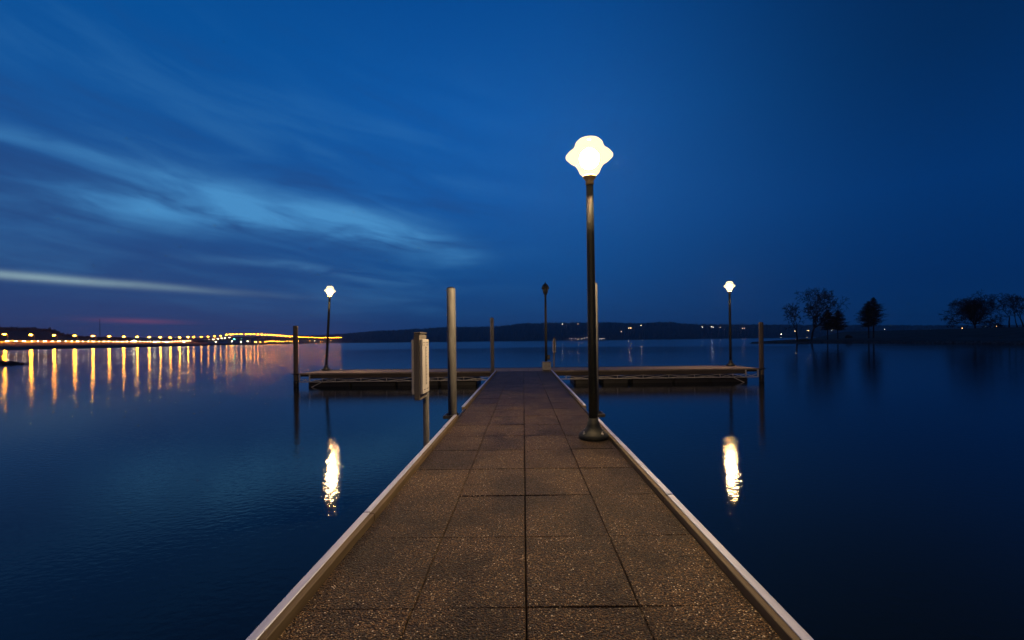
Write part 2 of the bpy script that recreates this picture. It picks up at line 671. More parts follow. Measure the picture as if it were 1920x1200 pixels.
def lamp_post(x, y, label, lit=True, tilt=0.0, rz=0.0, brim=.275):
    t = thing('lamp_post', label, 'lamp post', (x, y, 0.004), (0, tilt, rz), 'lamp posts on the dock')
    bm = bmesh.new()
    lathe(bm, [(.205, 0), (.212, .02), (.212, .050), (.198, .075), (.155, .105), (.112, .150), (.092, .20), (.088, .235), (.072, .245), (.070, .29)], 28)
    ba = obj('base', bm, M['green'], t, smooth=True)
    for k in range(4):
        a = k * PI / 2 + .6
        bm = bmesh.new()
        lathe(bm, [(.016, 0), (.016, .018), (.009, .022), (.009, .04), (0, .043)], 6, (.178 * math.cos(a), .178 * math.sin(a), .078))
        obj('anchor_bolt', bm, M['steel'], ba)
    bm = bmesh.new()
    lathe(bm, [(.064, .285), (.061, 1.6), (.056, 2.9), (.050, 3.60)], 20)
    obj('post', bm, M['green'], t, smooth=True)
    bm = bmesh.new()
    lathe(bm, [(.050, 3.601), (.060, 3.61), (.060, 3.63), (.054, 3.645), (.066, 3.68), (.090, 3.705), (.094, 3.725), (.080, 3.732)], 20)
    obj('collar', bm, M['collar' if lit else 'green'], t, smooth=True)
    bm = bmesh.new()
    if lit:
        q = brim / .335
        lathe(bm, [(max(.085, .09 * q), 3.734), (.14 * q, 3.78), (.165 * q, 3.84), (.215 * q, 3.917), (.29 * q, 3.965), (.335 * q, 4.008), (.305 * q, 4.045),
                   (.245 * q, 4.09), (.212 * q, 4.135), (.190 * q, 4.20), (.155 * q, 4.235), (.08 * q, 4.247), (0, 4.25)], 32)
        sh = obj('lantern', bm, M['shell'], t, smooth=True)
        bm = bmesh.new()
        lathe(bm, [(.135 * math.sin(k * PI / 10), 3.975 - .135 * math.cos(k * PI / 10)) for k in range(11)], 16)
        obj('burner', bm, M['lantern' if brim > .3 or y < 0 else 'lantern_far'], sh, smooth=True)
        bm = bmesh.new()
        lathe(bm, [(.03, 4.249), (.034, 4.262), (.018, 4.28), (.022, 4.295), (0, 4.315)], 12)
        obj('finial', bm, M['green'], t, smooth=True)
    else:
        lathe(bm, [(.085, 3.734), (.115, 3.80), (.135, 3.90), (.142, 3.98)], 20)
        obj('lantern', bm, M['glass_dark'], t, smooth=True)
        bm = bmesh.new()
        lathe(bm, [(.142, 3.982), (.185, 3.965), (.192, 3.985), (.180, 4.05), (.150, 4.13), (.10, 4.20), (.05, 4.235), (.03, 4.25), (.034, 4.27), (.015, 4.29), (.02, 4.31), (0, 4.335)], 20)
        obj('hood', bm, M['green'], t, smooth=True)
        bm = bmesh.new()
        for k in range(6):
            a = k * PI / 3
            beam(bm, (.10 * math.cos(a), .10 * math.sin(a), 3.73), (.150 * math.cos(a), .150 * math.sin(a), 3.985), .012, .012)
        obj('cage', bm, M['green'], t)
    return t


lamp_post(.985, 6.45, 'tall lit lamp post with round flared base on the walkway slabs, the nearest', tilt=-.004, brim=.335)
lamp_post(-9.93, 22.80, 'leaning lit lamp post on the left end of the cross dock', tilt=.060)
lamp_post(10.42, 22.80, 'upright lit lamp post on the right end of the cross dock', tilt=-.004)
lamp_post(-.985, -9.0, 'lit lamp post on the left edge of the walkway, nearest its shore end', tilt=.003)
un = lamp_post(1.14, 22.75, 'unlit dark lamp post on the cross dock straight beyond the walkway', lit=False)
bm = bmesh.new()
box(bm, .055, .19, -.09, .09, .42, .66, .012)
obj('outlet_box', bm, M['bracket'], un)

# ------------------------------------------------------------------ sign boxes


def sign_box(name, x, y, label):
    t = thing(name, label, 'sign', (x, y, 0), (0, 0, 0), 'two sided boards on short posts')
    bm = bmesh.new()
    box(bm, -.036, .036, 0, .40, .68, 1.505, .006)
    obj('post_box', bm, M['greywood'], t)
    bm = bmesh.new()
    box(bm, -.034, .050, -.004, .395, 1.507, 1.525, .004)
    obj('top_plate', bm, M['greywood'], t)
    for s in (-1, 1):
        bm = bmesh.new()
        x0, x1 = sorted((s * .038, s * .070))
        box(bm, x0, x1, .015, .385, .755, 1.435, .005)
        bd = obj('board', bm, M['board'], t)
        bm = bmesh.new()
        x0, x1 = sorted((s * .0705, s * .0725))
        box(bm, x0, x1, .185, .203, .86, 1.345)
        for k in range(13):
            z = .87 + k * .038
            wd = .05 if k % 3 == 0 else .026
            box(bm, x0, x1, .205, .205 + wd, z, z + .009)
        obj('gauge_marks', bm, M['ink'], bd)
        bm = bmesh.new()
        for (a, b, z) in ((.05, .17, 1.39), (.22, .35, 1.39), (.06, .16, .80), (.23, .34, .80), (.05, .14, 1.36), (.24, .33, 1.36)):
            box(bm, x0, x1, a, b, z, z + .008)
        obj('print_lines', bm, M['ink'], bd)
    bm = bmesh.new()
    lathe(bm, [(.041, -1.6), (.041, 1.40), (.03, 1.405)], 16, (.0, .50, 0))
    obj('pole', bm, M['galv'], t, smooth=True)
    bm = bmesh.new()
    for z in (.80, 1.33):
        box(bm, -.03, .03, .402, .462, z, z + .06, .004)
    obj('strap', bm, M['bracket'], t)
    return t


sign_box('sign_box', -1.318, 5.60, 'grey post box with white boards on both sides, beside the walkway left edge')
sign_box('sign_box', 1.60, 23.30, 'small pair of white boards on a thin pole behind the cross dock')

t = thing('utility_box', 'pale grey utility box at the walkway end beside the unlit lamp post', 'utility box', (1.06, 20.86, .004))
bm = bmesh.new()
box(bm, -.20, .20, -.14, .14, 0.03, .38, .012)
obj('cabinet', bm, M['boxpaint'], t)
bm = bmesh.new()
box(bm, -.215, .215, -.155, .155, .382, .415, .012)
obj('lid', bm, M['boxpaint'], t)
bm = bmesh.new()
box(bm, -.16, .16, -.10, .10, 0, .028)
obj('plinth', bm, M['bracket'], t)
bm = bmesh.new()
box(bm, -.15, .15, -.1445, -.1415, .07, .34)
d = obj('door', bm, M['boxpaint'], t)
bm = bmesh.new()
box(bm, .09, .125, -.158, -.1455, .19, .23)
obj('handle', bm, M['bracket'], d)

# ------------------------------------------------------------------ far hills
RIDGE = [(-900, 627), (-200, 628), (0, 630), (200, 633), (500, 632.5), (560, 631), (600, 628.5), (640, 626.5), (700, 620.5),
         (760, 617.5), (840, 613), (930, 611.5), (980, 605.5), (1040, 604), (1140, 603.5), (1200, 605.5), (1240, 602.5),
         (1262, 603), (1290, 607), (1440, 608), (1540, 609), (1700, 610), (1920, 610), (2900, 613)]
YS, YR = 1900.0, 2330.0


def ridge_z(px):
    return at(px, lerp_table(RIDGE, px), YR).z


rr = random.Random(11)
cols = []
px = -900.0
while px < 2900:
    cols.append(px)
    px += 2.0 if 560 < px < 2000 else 6.0
SLOPE = [(0, 0), (.06, .12), (.25, .42), (.55, .72), (.85, .95), (1.0, 1.0), (1.5, .8)]
rows = []
for f, k in SLOPE:
    row = []
    for px in cols:
        zt = ridge_z(px)
        Y = YS + (YR - YS) * f
        jit = (rr.random() ** 2) * 6.5 if .2 < f <= 1.0 else (rr.random() * 2.5 if f > 0 else 0)
        if f > 0:
            Y += rr.uniform(-8, 8)
        X = (px - PX) / F * Y
        row.append((X, Y, WATER - .5 + (zt - WATER) * k * (.93 if f < 1.2 else 1) + jit))
    rows.append(row)
bm = bmesh.new()
grid(bm, rows)
struct(obj('hills', bm, M['hill']))


def hill_point(px, py):
    """where the sight line to a lit window meets the slope"""
    zt = ridge_z(px)
    best = None
    for i in range(200):
        f = i / 199
        Y = YS + (YR - YS) * f
        P = at(px, py, Y)
        k = lerp_table(SLOPE, f)
        if WATER - .5 + (zt - WATER) * k * .93 >= P.z - 2.0:
            return P
        best = P
    return best


def clump(bm, c, r, rg, n=5):
    """a ragged leaf clump: a handful of tilted little faces"""
    for _ in range(n):
        d = Vector((rg.gauss(0, 1), rg.gauss(0, 1), rg.gauss(0, 1))).normalized()
        p = c + d * r * rg.uniform(.2, 1)
        a = Vector((rg.gauss(0, 1), rg.gauss(0, 1), rg.gauss(0, 1))).normalized() * r * .55
        b = d.cross(a).normalized() * r * .5
        bm.faces.new([bm.verts.new(p + q) for q in (a, b, -a * .9)])


bm = bmesh.new()
for _ in range(3600):
    px = rr.uniform(560, 2000)
    f = rr.choice((1.0, 1.0, .85, .6, .35, .15, .05)) + rr.uniform(-.08, .03)
    k = lerp_table(SLOPE, max(0, f))
    Y = YS + (YR - YS) * f - 6
    z = WATER + (ridge_z(px) - WATER) * k * .93
    r = rr.uniform(3, 6.5)
    clump(bm, Vector(((px - PX) / F * Y, Y, z + r * .5)), r, rr, 6)
struct(obj('far_woods', bm, M['woods']), 'stuff')

# ------------------------------------------------------------------ causeway, road and bridge
T0, YA = 14.35, 300.0
DY = YA / T0


def road_xy(Y):
    return Vector((-.2659 * Y - 265.8, Y))


RD = Vector((-.2659, 1)).normalized()
RN = Vector((1, .2659)).normalized()      # towards the lake and the camera
LAMPZ = [(200, 9.3), (300, 9.3), (508, 9.0), (614, 11.4), (704, 16.1), (822, 18.2), (886, 18.4), (1051, 17.2), (1158, 15.9), (1457, 17.2), (1931, 22.0)]
LH = 5.2


def road_z(Y):
    return lerp_table(LAMPZ, Y) - LH


def bank_top(Y):
    """ground level below the road"""
    return road_z(min(Y, 540)) - .25 - 3.2 * sstep(540, 640, Y)


def shore_off(Y):
    return 52 + 6 * math.sin(Y * .021) + 3 * math.sin(Y * .09)


bm = bmesh.new()
rows = []
Y = 120.0
while Y < 2150:
    p = road_xy(Y)
    zt = bank_top(Y)
    so = shore_off(Y)
    row = []
    for off, z in ((so + 4, WATER - .8), (so, WATER + .02), (so - 5, WATER + (zt - WATER) * .42), (so * .45, WATER + (zt - WATER) * .66), (12, WATER + (zt - WATER) * .9),
                   (8, zt), (-16, zt), (-40, zt - .5), (-90, WATER - .8)):
        q = p + RN * off
        row.append((q.x, q.y, z + (rr.uniform(-.25, .25) if off not in (so, so + 4) else 0)))
    rows.append(row)
    Y += 9 if Y < 700 else 22
grid(bm, rows)
struct(obj('embankment', bm, M['bank']))


def strip(bm, Ya, Yb, offs, step=12.0):
    rows = []
    n = max(2, int((Yb - Ya) / step))
    for i in range(n + 1):
        Y = Ya + (Yb - Ya) * i / n
        p = road_xy(Y)
        z0 = road_z(Y)
        rows.append([(*(p + RN * o), z0 + z) for o, z in offs])
    vv = grid(bm, rows)
    bm.faces.new(vv[0][::-1]) if len(offs) > 2 and offs[0] == offs[-1] else None


bm = bmesh.new()
strip(bm, 150, 560, [(6.0, 0), (-12, 0)])
struct(obj('road', bm, M['asphalt']))
bm = bmesh.new()
strip(bm, 150, 556, [(6.6, -.9), (6.55, .30), (6.45, .46), (6.25, .46), (6.15, .30), (6.05, -.3)])  # added barrier, pale to catch lamplight as the bright trail of passing cars
bar = tag(obj('trail_barrier', bm, M['white_concrete']), 'added pale concrete barrier standing in for the car light trail along the causeway road', 'barrier')

bridge = thing('road_bridge', 'long humped road bridge with lamps along its deck crossing beyond the lake', 'bridge')
bm = bmesh.new()
strip(bm, 558, 1950, [(7.2, -1.3), (7.2, -.02), (-13.2, -.02), (-13.2, -1.3), (7.2, -1.3)])
obj('deck', bm, M['old_concrete'], bridge)
bm = bmesh.new()
strip(bm, 559, 1949, [(6.2, .0), (-12.2, .0)])
obj('roadway', bm, M['asphalt'], bridge)
for o in (7.2, -12.9):
    bm = bmesh.new()
    strip(bm, 559, 1949, [(o, -.01), (o, .9), (o - .3, .9), (o - .3, -.01)])
    obj('parapet', bm, M['old_concrete'], bridge)
Y = 590.0
while Y < 1940:
    bm = bmesh.new()
    p = road_xy(Y)
    zt = road_z(Y) - 1.31
    zb = min(bank_top(Y), zt - 1.0) - 1.5
    ang = math.atan2(RN.y, RN.x)
    for o in (4.5, -10.5):
        q = p + RN * o
        box(bm, -.9, .9, -.7, .7, zb, zt - .8, M4=Matrix.Translation((q.x, q.y, 0)) @ Matrix.Rotation(ang, 4, 'Z'))
    q = p + RN * -3
    box(bm, -9.4, 9.4, -.75, .75, zt - .79, zt, M4=Matrix.Translation((q.x, q.y, 0)) @ Matrix.Rotation(ang, 4, 'Z'))
    obj('pier', bm, M['concrete'], bridge)
    Y += 46

# street lamps
ANG = math.atan2(RN.y, RN.x)


def make_street_lamp(name, label, group, h, glowmat, r=.34, arm=1.5):
    t = thing(name, label, 'street lamp', (0, 0, -900), (0, 0, 0), group)
    bm = bmesh.new()
    tube(bm, [(0, 0, -1.2), (0, 0, h * .6), (0, 0, h), (-arm * .5, 0, h + .32), (-arm, 0, h + .38)], [.11, .09, .07, .055, .05], 6)
    obj('pole', bm, M['pole'], t)
    bm = bmesh.new()
    box(bm, -arm - .75, -arm + .05, -.17, .17, h + .33, h + .46, .03)
    obj('housing', bm, M['pole'], t)
    bm = bmesh.new()
    lathe(bm, [(0, -.30), (r * .6, -.24), (r, -.04), (r * 1.02, .08), (r * .8, .16)], 6, (-arm - .35, 0, h + .17))
    obj('lens', bm, glowmat, t, smooth=True)
    return t


proto = make_street_lamp('street_lamp', 'tall amber street lamp in the row along the low causeway road', 'street lamps along the causeway', LH - .3, M['sodium'], .86)
proto_b = make_street_lamp('street_lamp', 'amber street lamp in the row over the humped road bridge', 'street lamps on the bridge', LH - .3, M['sodium_far'], 1.0)
used_b = False
i = -6
first = True
while True:
    Y = YA * (T0 + i - .45) / T0
    if Y > 1935:
        break
    if Y > 556:
        o = copy_tree(proto_b) if used_b else proto_b
        used_b = True
    else:
        o = proto if first else copy_tree(proto)
    first = False
    p = road_xy(Y) + RN * (10.2 if Y < 556 else 7.6)
    o.location = (p.x, p.y, road_z(Y))
    o.rotation_euler = (0, 0, ANG)
    i += 1
# the second carriageway's lamps near the crest
for px in (441, 447, 453, 466, 476, 480, 484, 489, 496, 503, 509, 516, 523, 530, 537, 546, 553):
    u = px + 2 - PX
    tt = -10806 / (u + 226)
    Y = YA * tt / T0
    o = copy_tree(proto_b)
    p = road_xy(Y) + RN * -11.5
    o.location = (p.x, p.y, road_z(Y) + .0)
    o.rotation_euler = (0, 0, ANG)
    o['label'] = 'amber street lamp along the far side of the humped bridge crest'
    o['group'] = 'street lamps on the far side of the bridge'

# lamps at ground level below and beyond the bridge
fl = make_street_lamp('flood_lamp', 'greenish white flood lamp shining on the bank below the bridge ramp', 'white flood lamps along the bank', 3.2, M['white_lamp'], .8, .8)
for k, (px, py) in enumerate(((291, 641.5), (313, 641.5), (345.5, 641.5), (405, 640.5), (435.6, 640), (464.7, 640), (252, 638.5))):
    u = px - PX
    Yr = YA * (-10806 / (u + 226)) / T0
    Yl = Yr * .94
    P = at(px, py, Yl)
    o = fl if k == 0 else copy_tree(fl)
    o.location = (P.x + .9, P.y, P.z - 3.4)
o = None
am = make_street_lamp('shore_street_lamp', 'small amber lamp low on the shore under the far bridge', 'amber lamps on the far shore under the bridge', 3.6, M['orange_small'], .8, .8)
first = True
for px, py in ((478, 641), (488, 641), (497, 641), (501, 640.3), (505, 640), (508, 639.5), (511, 640), (514, 639.5), (518, 640.3), (521, 640), (524, 640), (528, 640.5), (532, 640.5), (538, 639.4),
               (544, 640), (548, 640.2), (559.5, 639.5), (581, 639), (601, 640), (605, 639.6), (613.6, 638.3), (620, 638.7)):
    u = px - PX
    Yr = YA * (-10806 / (u + 226)) / T0
    Yl = min(Yr * .95, 1850)
    P = at(px, py, Yl)
    o = am if first else copy_tree(am)
    first = False
    o.location = (P.x + .9, P.y, P.z - 3.8)
wl = make_street_lamp('shore_flood_lamp', 'small white lamp low on the far shore among the amber lamps', 'small white lamps on the far shore', 3.6, M['white_lamp'], .5, .8)
for k, (px, py) in enumerate(((452, 641), (481, 641), (590, 639), (626.5, 640))):
    Yl = min(YA * (-10806 / (px - PX + 226)) / T0 * .95, 1850)
    P = at(px, py, Yl)
    o = wl if k == 0 else copy_tree(wl)
    o.location = (P.x + .9, P.y, P.z - 3.8)
gl = make_street_lamp('signal_lamp', 'green navigation lamp hung below the crest of the bridge', 'green navigation lamps', 2.4, M['green_lamp'], .4, .6)
for k, (px, py) in enumerate(((439.6, 635.4), (452.5, 634.7))):
    Yl = YA * (-10806 / (px - PX + 226)) / T0 * .985
    P = at(px, py, Yl)
    o = gl if k == 0 else copy_tree(gl)
    o.location = (P.x + .7, P.y, P.z - 2.6)

# cars queuing on the causeway


def make_car(paint):
    t = thing('car', 'car with lit headlamps in the line of traffic on the causeway road', 'car', (0, 0, -900), group='cars on the causeway')
    prof = [(-2.15, .32), (-2.2, .55), (-2.12, .78), (-1.2, .92), (-.55, 1.38), (.75, 1.42), (1.45, 1.0), (2.1, .92), (2.15, .55), (2.1, .32)]
    bm = bmesh.new()
    L = [bm.verts.new((-.84 + (.12 if z > 1.1 else 0), y, z)) for y, z in prof]
    Rr = [bm.verts.new((.84 - (.12 if z > 1.1 else 0), y, z)) for y, z in prof]
    for k in range(len(prof)):
        n = (k + 1) % len(prof)
        bm.faces.new((L[k], L[n], Rr[n], Rr[k]))
    bm.faces.new(L[::-1])
    bm.faces.new(Rr)
    obj('body', bm, paint, t)
    bm = bmesh.new()
    for s in (-1, 1):
        vs = [bm.verts.new((s * (.845 - (.12 if z > 1.1 else .015)), y, z)) for y, z in ((-.95, .98), (-.5, 1.32), (.65, 1.35), (1.2, 1.0))]
        bm.faces.new(vs)
    vs = [bm.verts.new(p) for p in ((-.68, -1.13, .98), (.68, -1.13, .98), (.62, -.63, 1.34), (-.62, -.63, 1.34))]
    bm.faces.new(vs)
    obj('windows', bm, M['carglass'], t)
    for sx in (-1, 1):
        for yy in (-1.35, 1.35):
            bm = bmesh.new()
            lathe(bm, [(.2, -.1), (.32, -.1), (.32, .1), (.2, .1)], 12)
            bmesh.ops.transform(bm, matrix=Matrix.Translation((sx * .78, yy, .32)) @ Matrix.Rotation(PI / 2, 4, 'Y'), verts=bm.verts)
            obj('wheel', bm, M['tyre'], t)
        bm = bmesh.new()
        box(bm, sx * .62 - .2, sx * .62 + .2, -2.26, -2.19, .56, .76, .02)
        obj('headlamp', bm, M['headlamp'], t)
        bm = bmesh.new()
        box(bm, sx * .62 - .17, sx * .62 + .17, 2.13, 2.19, .66, .82, .02)
        obj('tail_lamp', bm, M['taillamp'], t)
    return t


protos = [make_car(p) for p in CAR_PAINT]
used = [False] * len(protos)
cr = random.Random(3)
Y = 232.0
n = 0
while Y < 690:
    k = cr.randrange(len(protos))
    o = copy_tree(protos[k]) if used[k] else protos[k]
    used[k] = True
    p = road_xy(Y) + RN * 3.2
    slope = (road_z(Y + 5) - road_z(Y - 5)) / 10
    o.location = (p.x, p.y, road_z(Y) + .01)
    o.rotation_euler = (math.atan(slope), 0, math.atan2(RD.y, RD.x) - PI / 2)
    if Y > 556:
        o['label'] = 'car with lit headlamps climbing the bridge ramp'
        o['group'] = 'cars on the bridge ramp'
    Y += cr.uniform(5.4, 7.6) if Y < 560 else cr.uniform(9, 18)

# wooded rise behind the causeway, and a radio mast
bm = bmesh.new()
RISE = [(-260, 606), (-60, 611), (0, 613.5), (30, 613), (60, 614.5), (95, 616), (108, 621), (120, 626), (150, 630), (260, 634)]
wr = random.Random(8)
rows = []
for px in range(-260, 262, 4):
    Yb = 560
    P = at(px, lerp_table(RISE, px) + 1.5, Yb)
    rows.append([(P.x * f, Yb * f, z) for f, z in ((.86, 1.8), (.93, 1.8 + (P.z - 1.8) * .55), (1.0, P.z), (1.15, P.z * .7))])
grid(bm, rows)
struct(obj('rise', bm, M['hill']))
bm = bmesh.new()
for _ in range(1500):
    px = wr.uniform(-250, 240)
    yy = lerp_table(RISE, px)
    P = at(px, yy, 555)
    z0 = 2.4
    z = z0 + (P.z - z0) * (1 - wr.random() ** 2 * .8)
    r = wr.uniform(1.0, 2.2)
    f = .90 + .1 * (z - z0) / max(P.z - z0, 1)
    clump(bm, Vector((P.x * f, P.y * f, z - r * .4)), r, wr, 7)
struct(obj('rise_woods', bm, M['woods']), 'stuff')
P0 = at(187.5, 633, 900)
mast = thing('radio_mast', 'thin dark radio mast rising behind the causeway lamps', 'mast', (P0.x, P0.y, P0.z))
bm = bmesh.new()
H = 37
for k in range(3):
    a = k * 2 * PI / 3
    tube(bm, [(.9 * math.cos(a), .9 * math.sin(a), 0), (.35 * math.cos(a), .35 * math.sin(a), H)], .12, 5)
obj('legs', bm, M['bracket'], mast)
bm = bmesh.new()
for z in range(0, 36, 2):
    r0, r1 = .9 - .55 * z / H, .9 - .55 * (z + 2) / H
    for k in range(3):
        a, b = k * 2 * PI / 3, (k + 1) * 2 * PI / 3
        beam(bm, (r0 * math.cos(a), r0 * math.sin(a), z), (r1 * math.cos(b), r1 * math.sin(b), z + 2), .08, .08)
obj('lattice', bm, M['bracket'], mast)

# rocky spit at the left edge
bm = bmesh.new()
sr = random.Random(5)
for i in range(70):
    f = sr.random()
    px = -150 + f * 196
    P = at(px, 684, 50)
    w = 1 - max(0, (px - 0) / 46) if px > 0 else 1
    r = sr.uniform(.25, .55) * (.35 + .65 * w)
    c = Vector((P.x + sr.uniform(-.3, .3), 50 + sr.uniform(-1.2, 1.2) * (.3 + w), WATER + sr.uniform(-.05, .30) * w))
    m = bmesh.ops.create_icosphere(bm, subdivisions=1, radius=r, matrix=Matrix.Translation(c))
    for v in m['verts']:
        v.co += Vector((sr.uniform(-.12, .12), sr.uniform(-.12, .12), sr.uniform(-.1, .1)))
        v.co.z = WATER + (v.co.z - WATER) * .62
struct(obj('shore_rocks', bm, M['rock']))

# ------------------------------------------------------------------ houses with lit windows on the far hill


def house(px, py, wins, m, label, rz=0.0, s=1.0):
    P = hill_point(px, py)
    t = thing('house', label, 'house', (P.x, P.y - 6, P.z - 3.0 * s), (0, 0, rz), 'houses on the far shore')
    w, d, h = 6.0 * s, 4.0 * s, 5.0 * s
    bm = bmesh.new()
    box(bm, -w, w, -d, d, -3, h)
    obj('wall', bm, M['wall'], t)
    bm = bmesh.new()
    v = [bm.verts.new(p) for p in ((-w - .5, -d - .5, h), (w + .5, -d - .5, h), (w + .5, d + .5, h), (-w - .5, d + .5, h), (-w - .5, 0, h + 2.6 * s), (w + .5, 0, h + 2.6 * s))]
    for f in ((0, 1, 5, 4), (2, 3, 4, 5), (1, 2, 5), (3, 0, 4), (3, 2, 1, 0)):
        bm.faces.new([v[i] for i in f])
    obj('roof', bm, M['roof'], t)
    for (x, z) in wins:
        bm = bmesh.new()
        box(bm, x - .85, x + .85, -d - .12, -d - .02, z - .75, z + .75)
        obj('window', bm, M[m], t)
    return t


house(1054, 607.5, [(0, 3)], 'window_white', 'house with one white lit window high on the hill left of the nearest lamp post')
house(1083, 607.5, [(0, 3)], 'window_dim', 'house with one dim window just below the ridge, close left of the nearest lamp post')
house(1180, 615, [(-5, 3), (4.6, 3)], 'window_warm', 'house with two amber lit windows on the hillside right of nearest lamp post')
house(1201, 610.5, [(0, 3)], 'window_warm', 'house with one amber window above and right of the two amber windows')
house(1164, 622, [(0, 3)], 'window_dim', 'house with a dim reddish window low on the hill beside the nearest lamp post')
house(1315, 613.5, [(0, 3)], 'window_white', 'house with a single white window on the hill, left of the right lamp')
house(1334, 613, [(-4.8, 3.4), (4, 2)], 'window_white', 'house with two pale windows on the hill just left of the right lamp')
house(1349, 614, [(0, 3)], 'window_dim', 'house with a dim pale window immediately left of the right lamp pole')
house(1392, 615.5, [(-4, 3), (4, 3)], 'window_dim', 'house with two faint windows on the hill right of the right lamp pole')
house(1462, 626.5, [(0, 3), (1.6, 3)], 'window_white', 'house with a bright lit front near the tip of the wooded point')
house(1488, 621, [(0, 3)], 'window_warm', 'house with one warm window left of the first bare tree')
house(1513, 620, [(-5, 3), (-1, 3.2), (4.5, 3)], 'window_warm', 'house with a row of warm windows between the two bare trees')
house(1555, 620, [(-3, 2.6), (4, 3.6)], 'window_warm', 'house with two warm windows under the pair of small evergreens')
house(1655, 617.5, [(0, 3)], 'window_white', 'house with one faint white window right of the large evergreen')
house(1741, 618, [(0, 3)], 'window_white', 'house with a small white window seen over the rising grass bank')
house(1800, 615.5, [(0, 3)], 'window_warm', 'house with a lone warm window left of the broad bare oak')
house(1845, 612.5, [(0, 3)], 'window_warm', 'house with one warm window right of the broad oak trunk')
house(1863, 612, [(-5, 3), (-1, 3), (4, 3.2)], 'window_warm', 'house with three warm windows between the oak and the bare trees')
slp = None
for px in (1067, 1072, 1079, 1084, 1091, 1096, 1101, 1107, 1112, 1120, 1125, 1129, 1133):
    P = at(px, 635.0 + rr.uniform(-.5, .3), 1880)
    if slp is None:
        slp = thing('shore_lamp', 'tiny pale lamp in the row along the far waterline', 'lamp', group='lamps along the far waterline')
        bm = bmesh.new()
        tube(bm, [(0, 0, -4), (0, 0, 2.4)], .12, 6)
        obj('pole', bm, M['pole'], slp)
        bm = bmesh.new()
        lathe(bm, [(0, 2.3), (.36, 2.45), (.4, 2.75), (.2, 3.0), (0, 3.05)], 8)
        obj('globe', bm, M['shore_lamp'], slp)
        o = slp
    else:
        o = copy_tree(slp)
    o.location = (P.x, P.y, P.z - 2.7)

# ------------------------------------------------------------------ the wooded point on the right
SH = [(78, 156), (84, 151), (90, 143), (97, 132), (102, 120), (105, 108), (106, 96), (108, 82), (112, 64), (118, 40), (124, 10), (128, -40)]


def land_h(X, Y):
    # nearest distance to the shoreline polyline (front) and the back shore
    d = 1e9
    for (a, b), (c, e) in zip(SH, SH[1:]):
        ax, ay = c - a, e - b
        t = max(0, min(1, ((X - a) * ax + (Y - b) * ay) / (ax * ax + ay * ay)))
        d = min(d, math.hypot(X - a - t * ax, Y - b - t * ay))
    back = 163 + max(0, X - 84) * 1.1 - Y
    dd = min(d, back * .8)
    h = WATER + min(dd * .16, .9) + sstep(2, 26, dd) * .75
    h += sstep(112, 142, X) * 2.5 * sstep(2, 22, dd)
    return h


bm = bmesh.new()
rows = []
lr = random.Random(2)
NU, NV = 90, 40
for i in range(NU + 1):
    f = i / NU * (len(SH) - 1)
    k = min(int(f), len(SH) - 2)
    g = f - k
    a = Vector(SH[k]).lerp(Vector(SH[k + 1]), g)
    row = []
    for j in range(NV + 1):
        q = (j / NV) ** 1.7
        if i == 0:
            e = Vector((a.x + 170 * q, a.y + 8 * math.sin(min(q * 8, 1.2)) + 170 * q * .9))
        else:
            bq = min(1.0, i / 25)
            e = Vector((a.x + 170 * q, a.y + 170 * q * .9 * (1 - bq) + 8 * (1 - bq) * math.sin(min(q * 8, 1.2))))
        z = land_h(e.x, e.y) + lr.uniform(-.05, .05)
        if j == 0:
            z = WATER - .4
        row.append((e.x, e.y, z))
    rows.append(row)
grid(bm, rows)
struct(obj('land', bm, M['land']))
# stony shore strip: stones along the water's edge
bm = bmesh.new()
for _ in range(1300):
    f = lr.random() * (len(SH) - 4.2)
    k = int(f)
    a = Vector(SH[k]).lerp(Vector(SH[k + 1]), f - k)
    c = Vector((a.x + lr.uniform(-.8, 3.0), a.y + lr.uniform(-.6, .6), 0))
    c.z = max(WATER, land_h(c.x, c.y) if c.x > a.x else WATER) + .02
    r = lr.uniform(.10, .30)
    m = bmesh.ops.create_icosphere(bm, subdivisions=1, radius=r, matrix=Matrix.Translation(c))
    for v in m['verts']:
        v.co += Vector((lr.uniform(-.06, .06), lr.uniform(-.06, .06), lr.uniform(-.06, .03)))
struct(obj('shore_stones', bm, M['shore']), 'stuff')


# ------------------------------------------------------------------ trees
def perp(d, rg):
    a = Vector((rg.gauss(0, 1), rg.gauss(0, 1), rg.gauss(0, 1)))
    return (a - d * a.dot(d)).normalized()


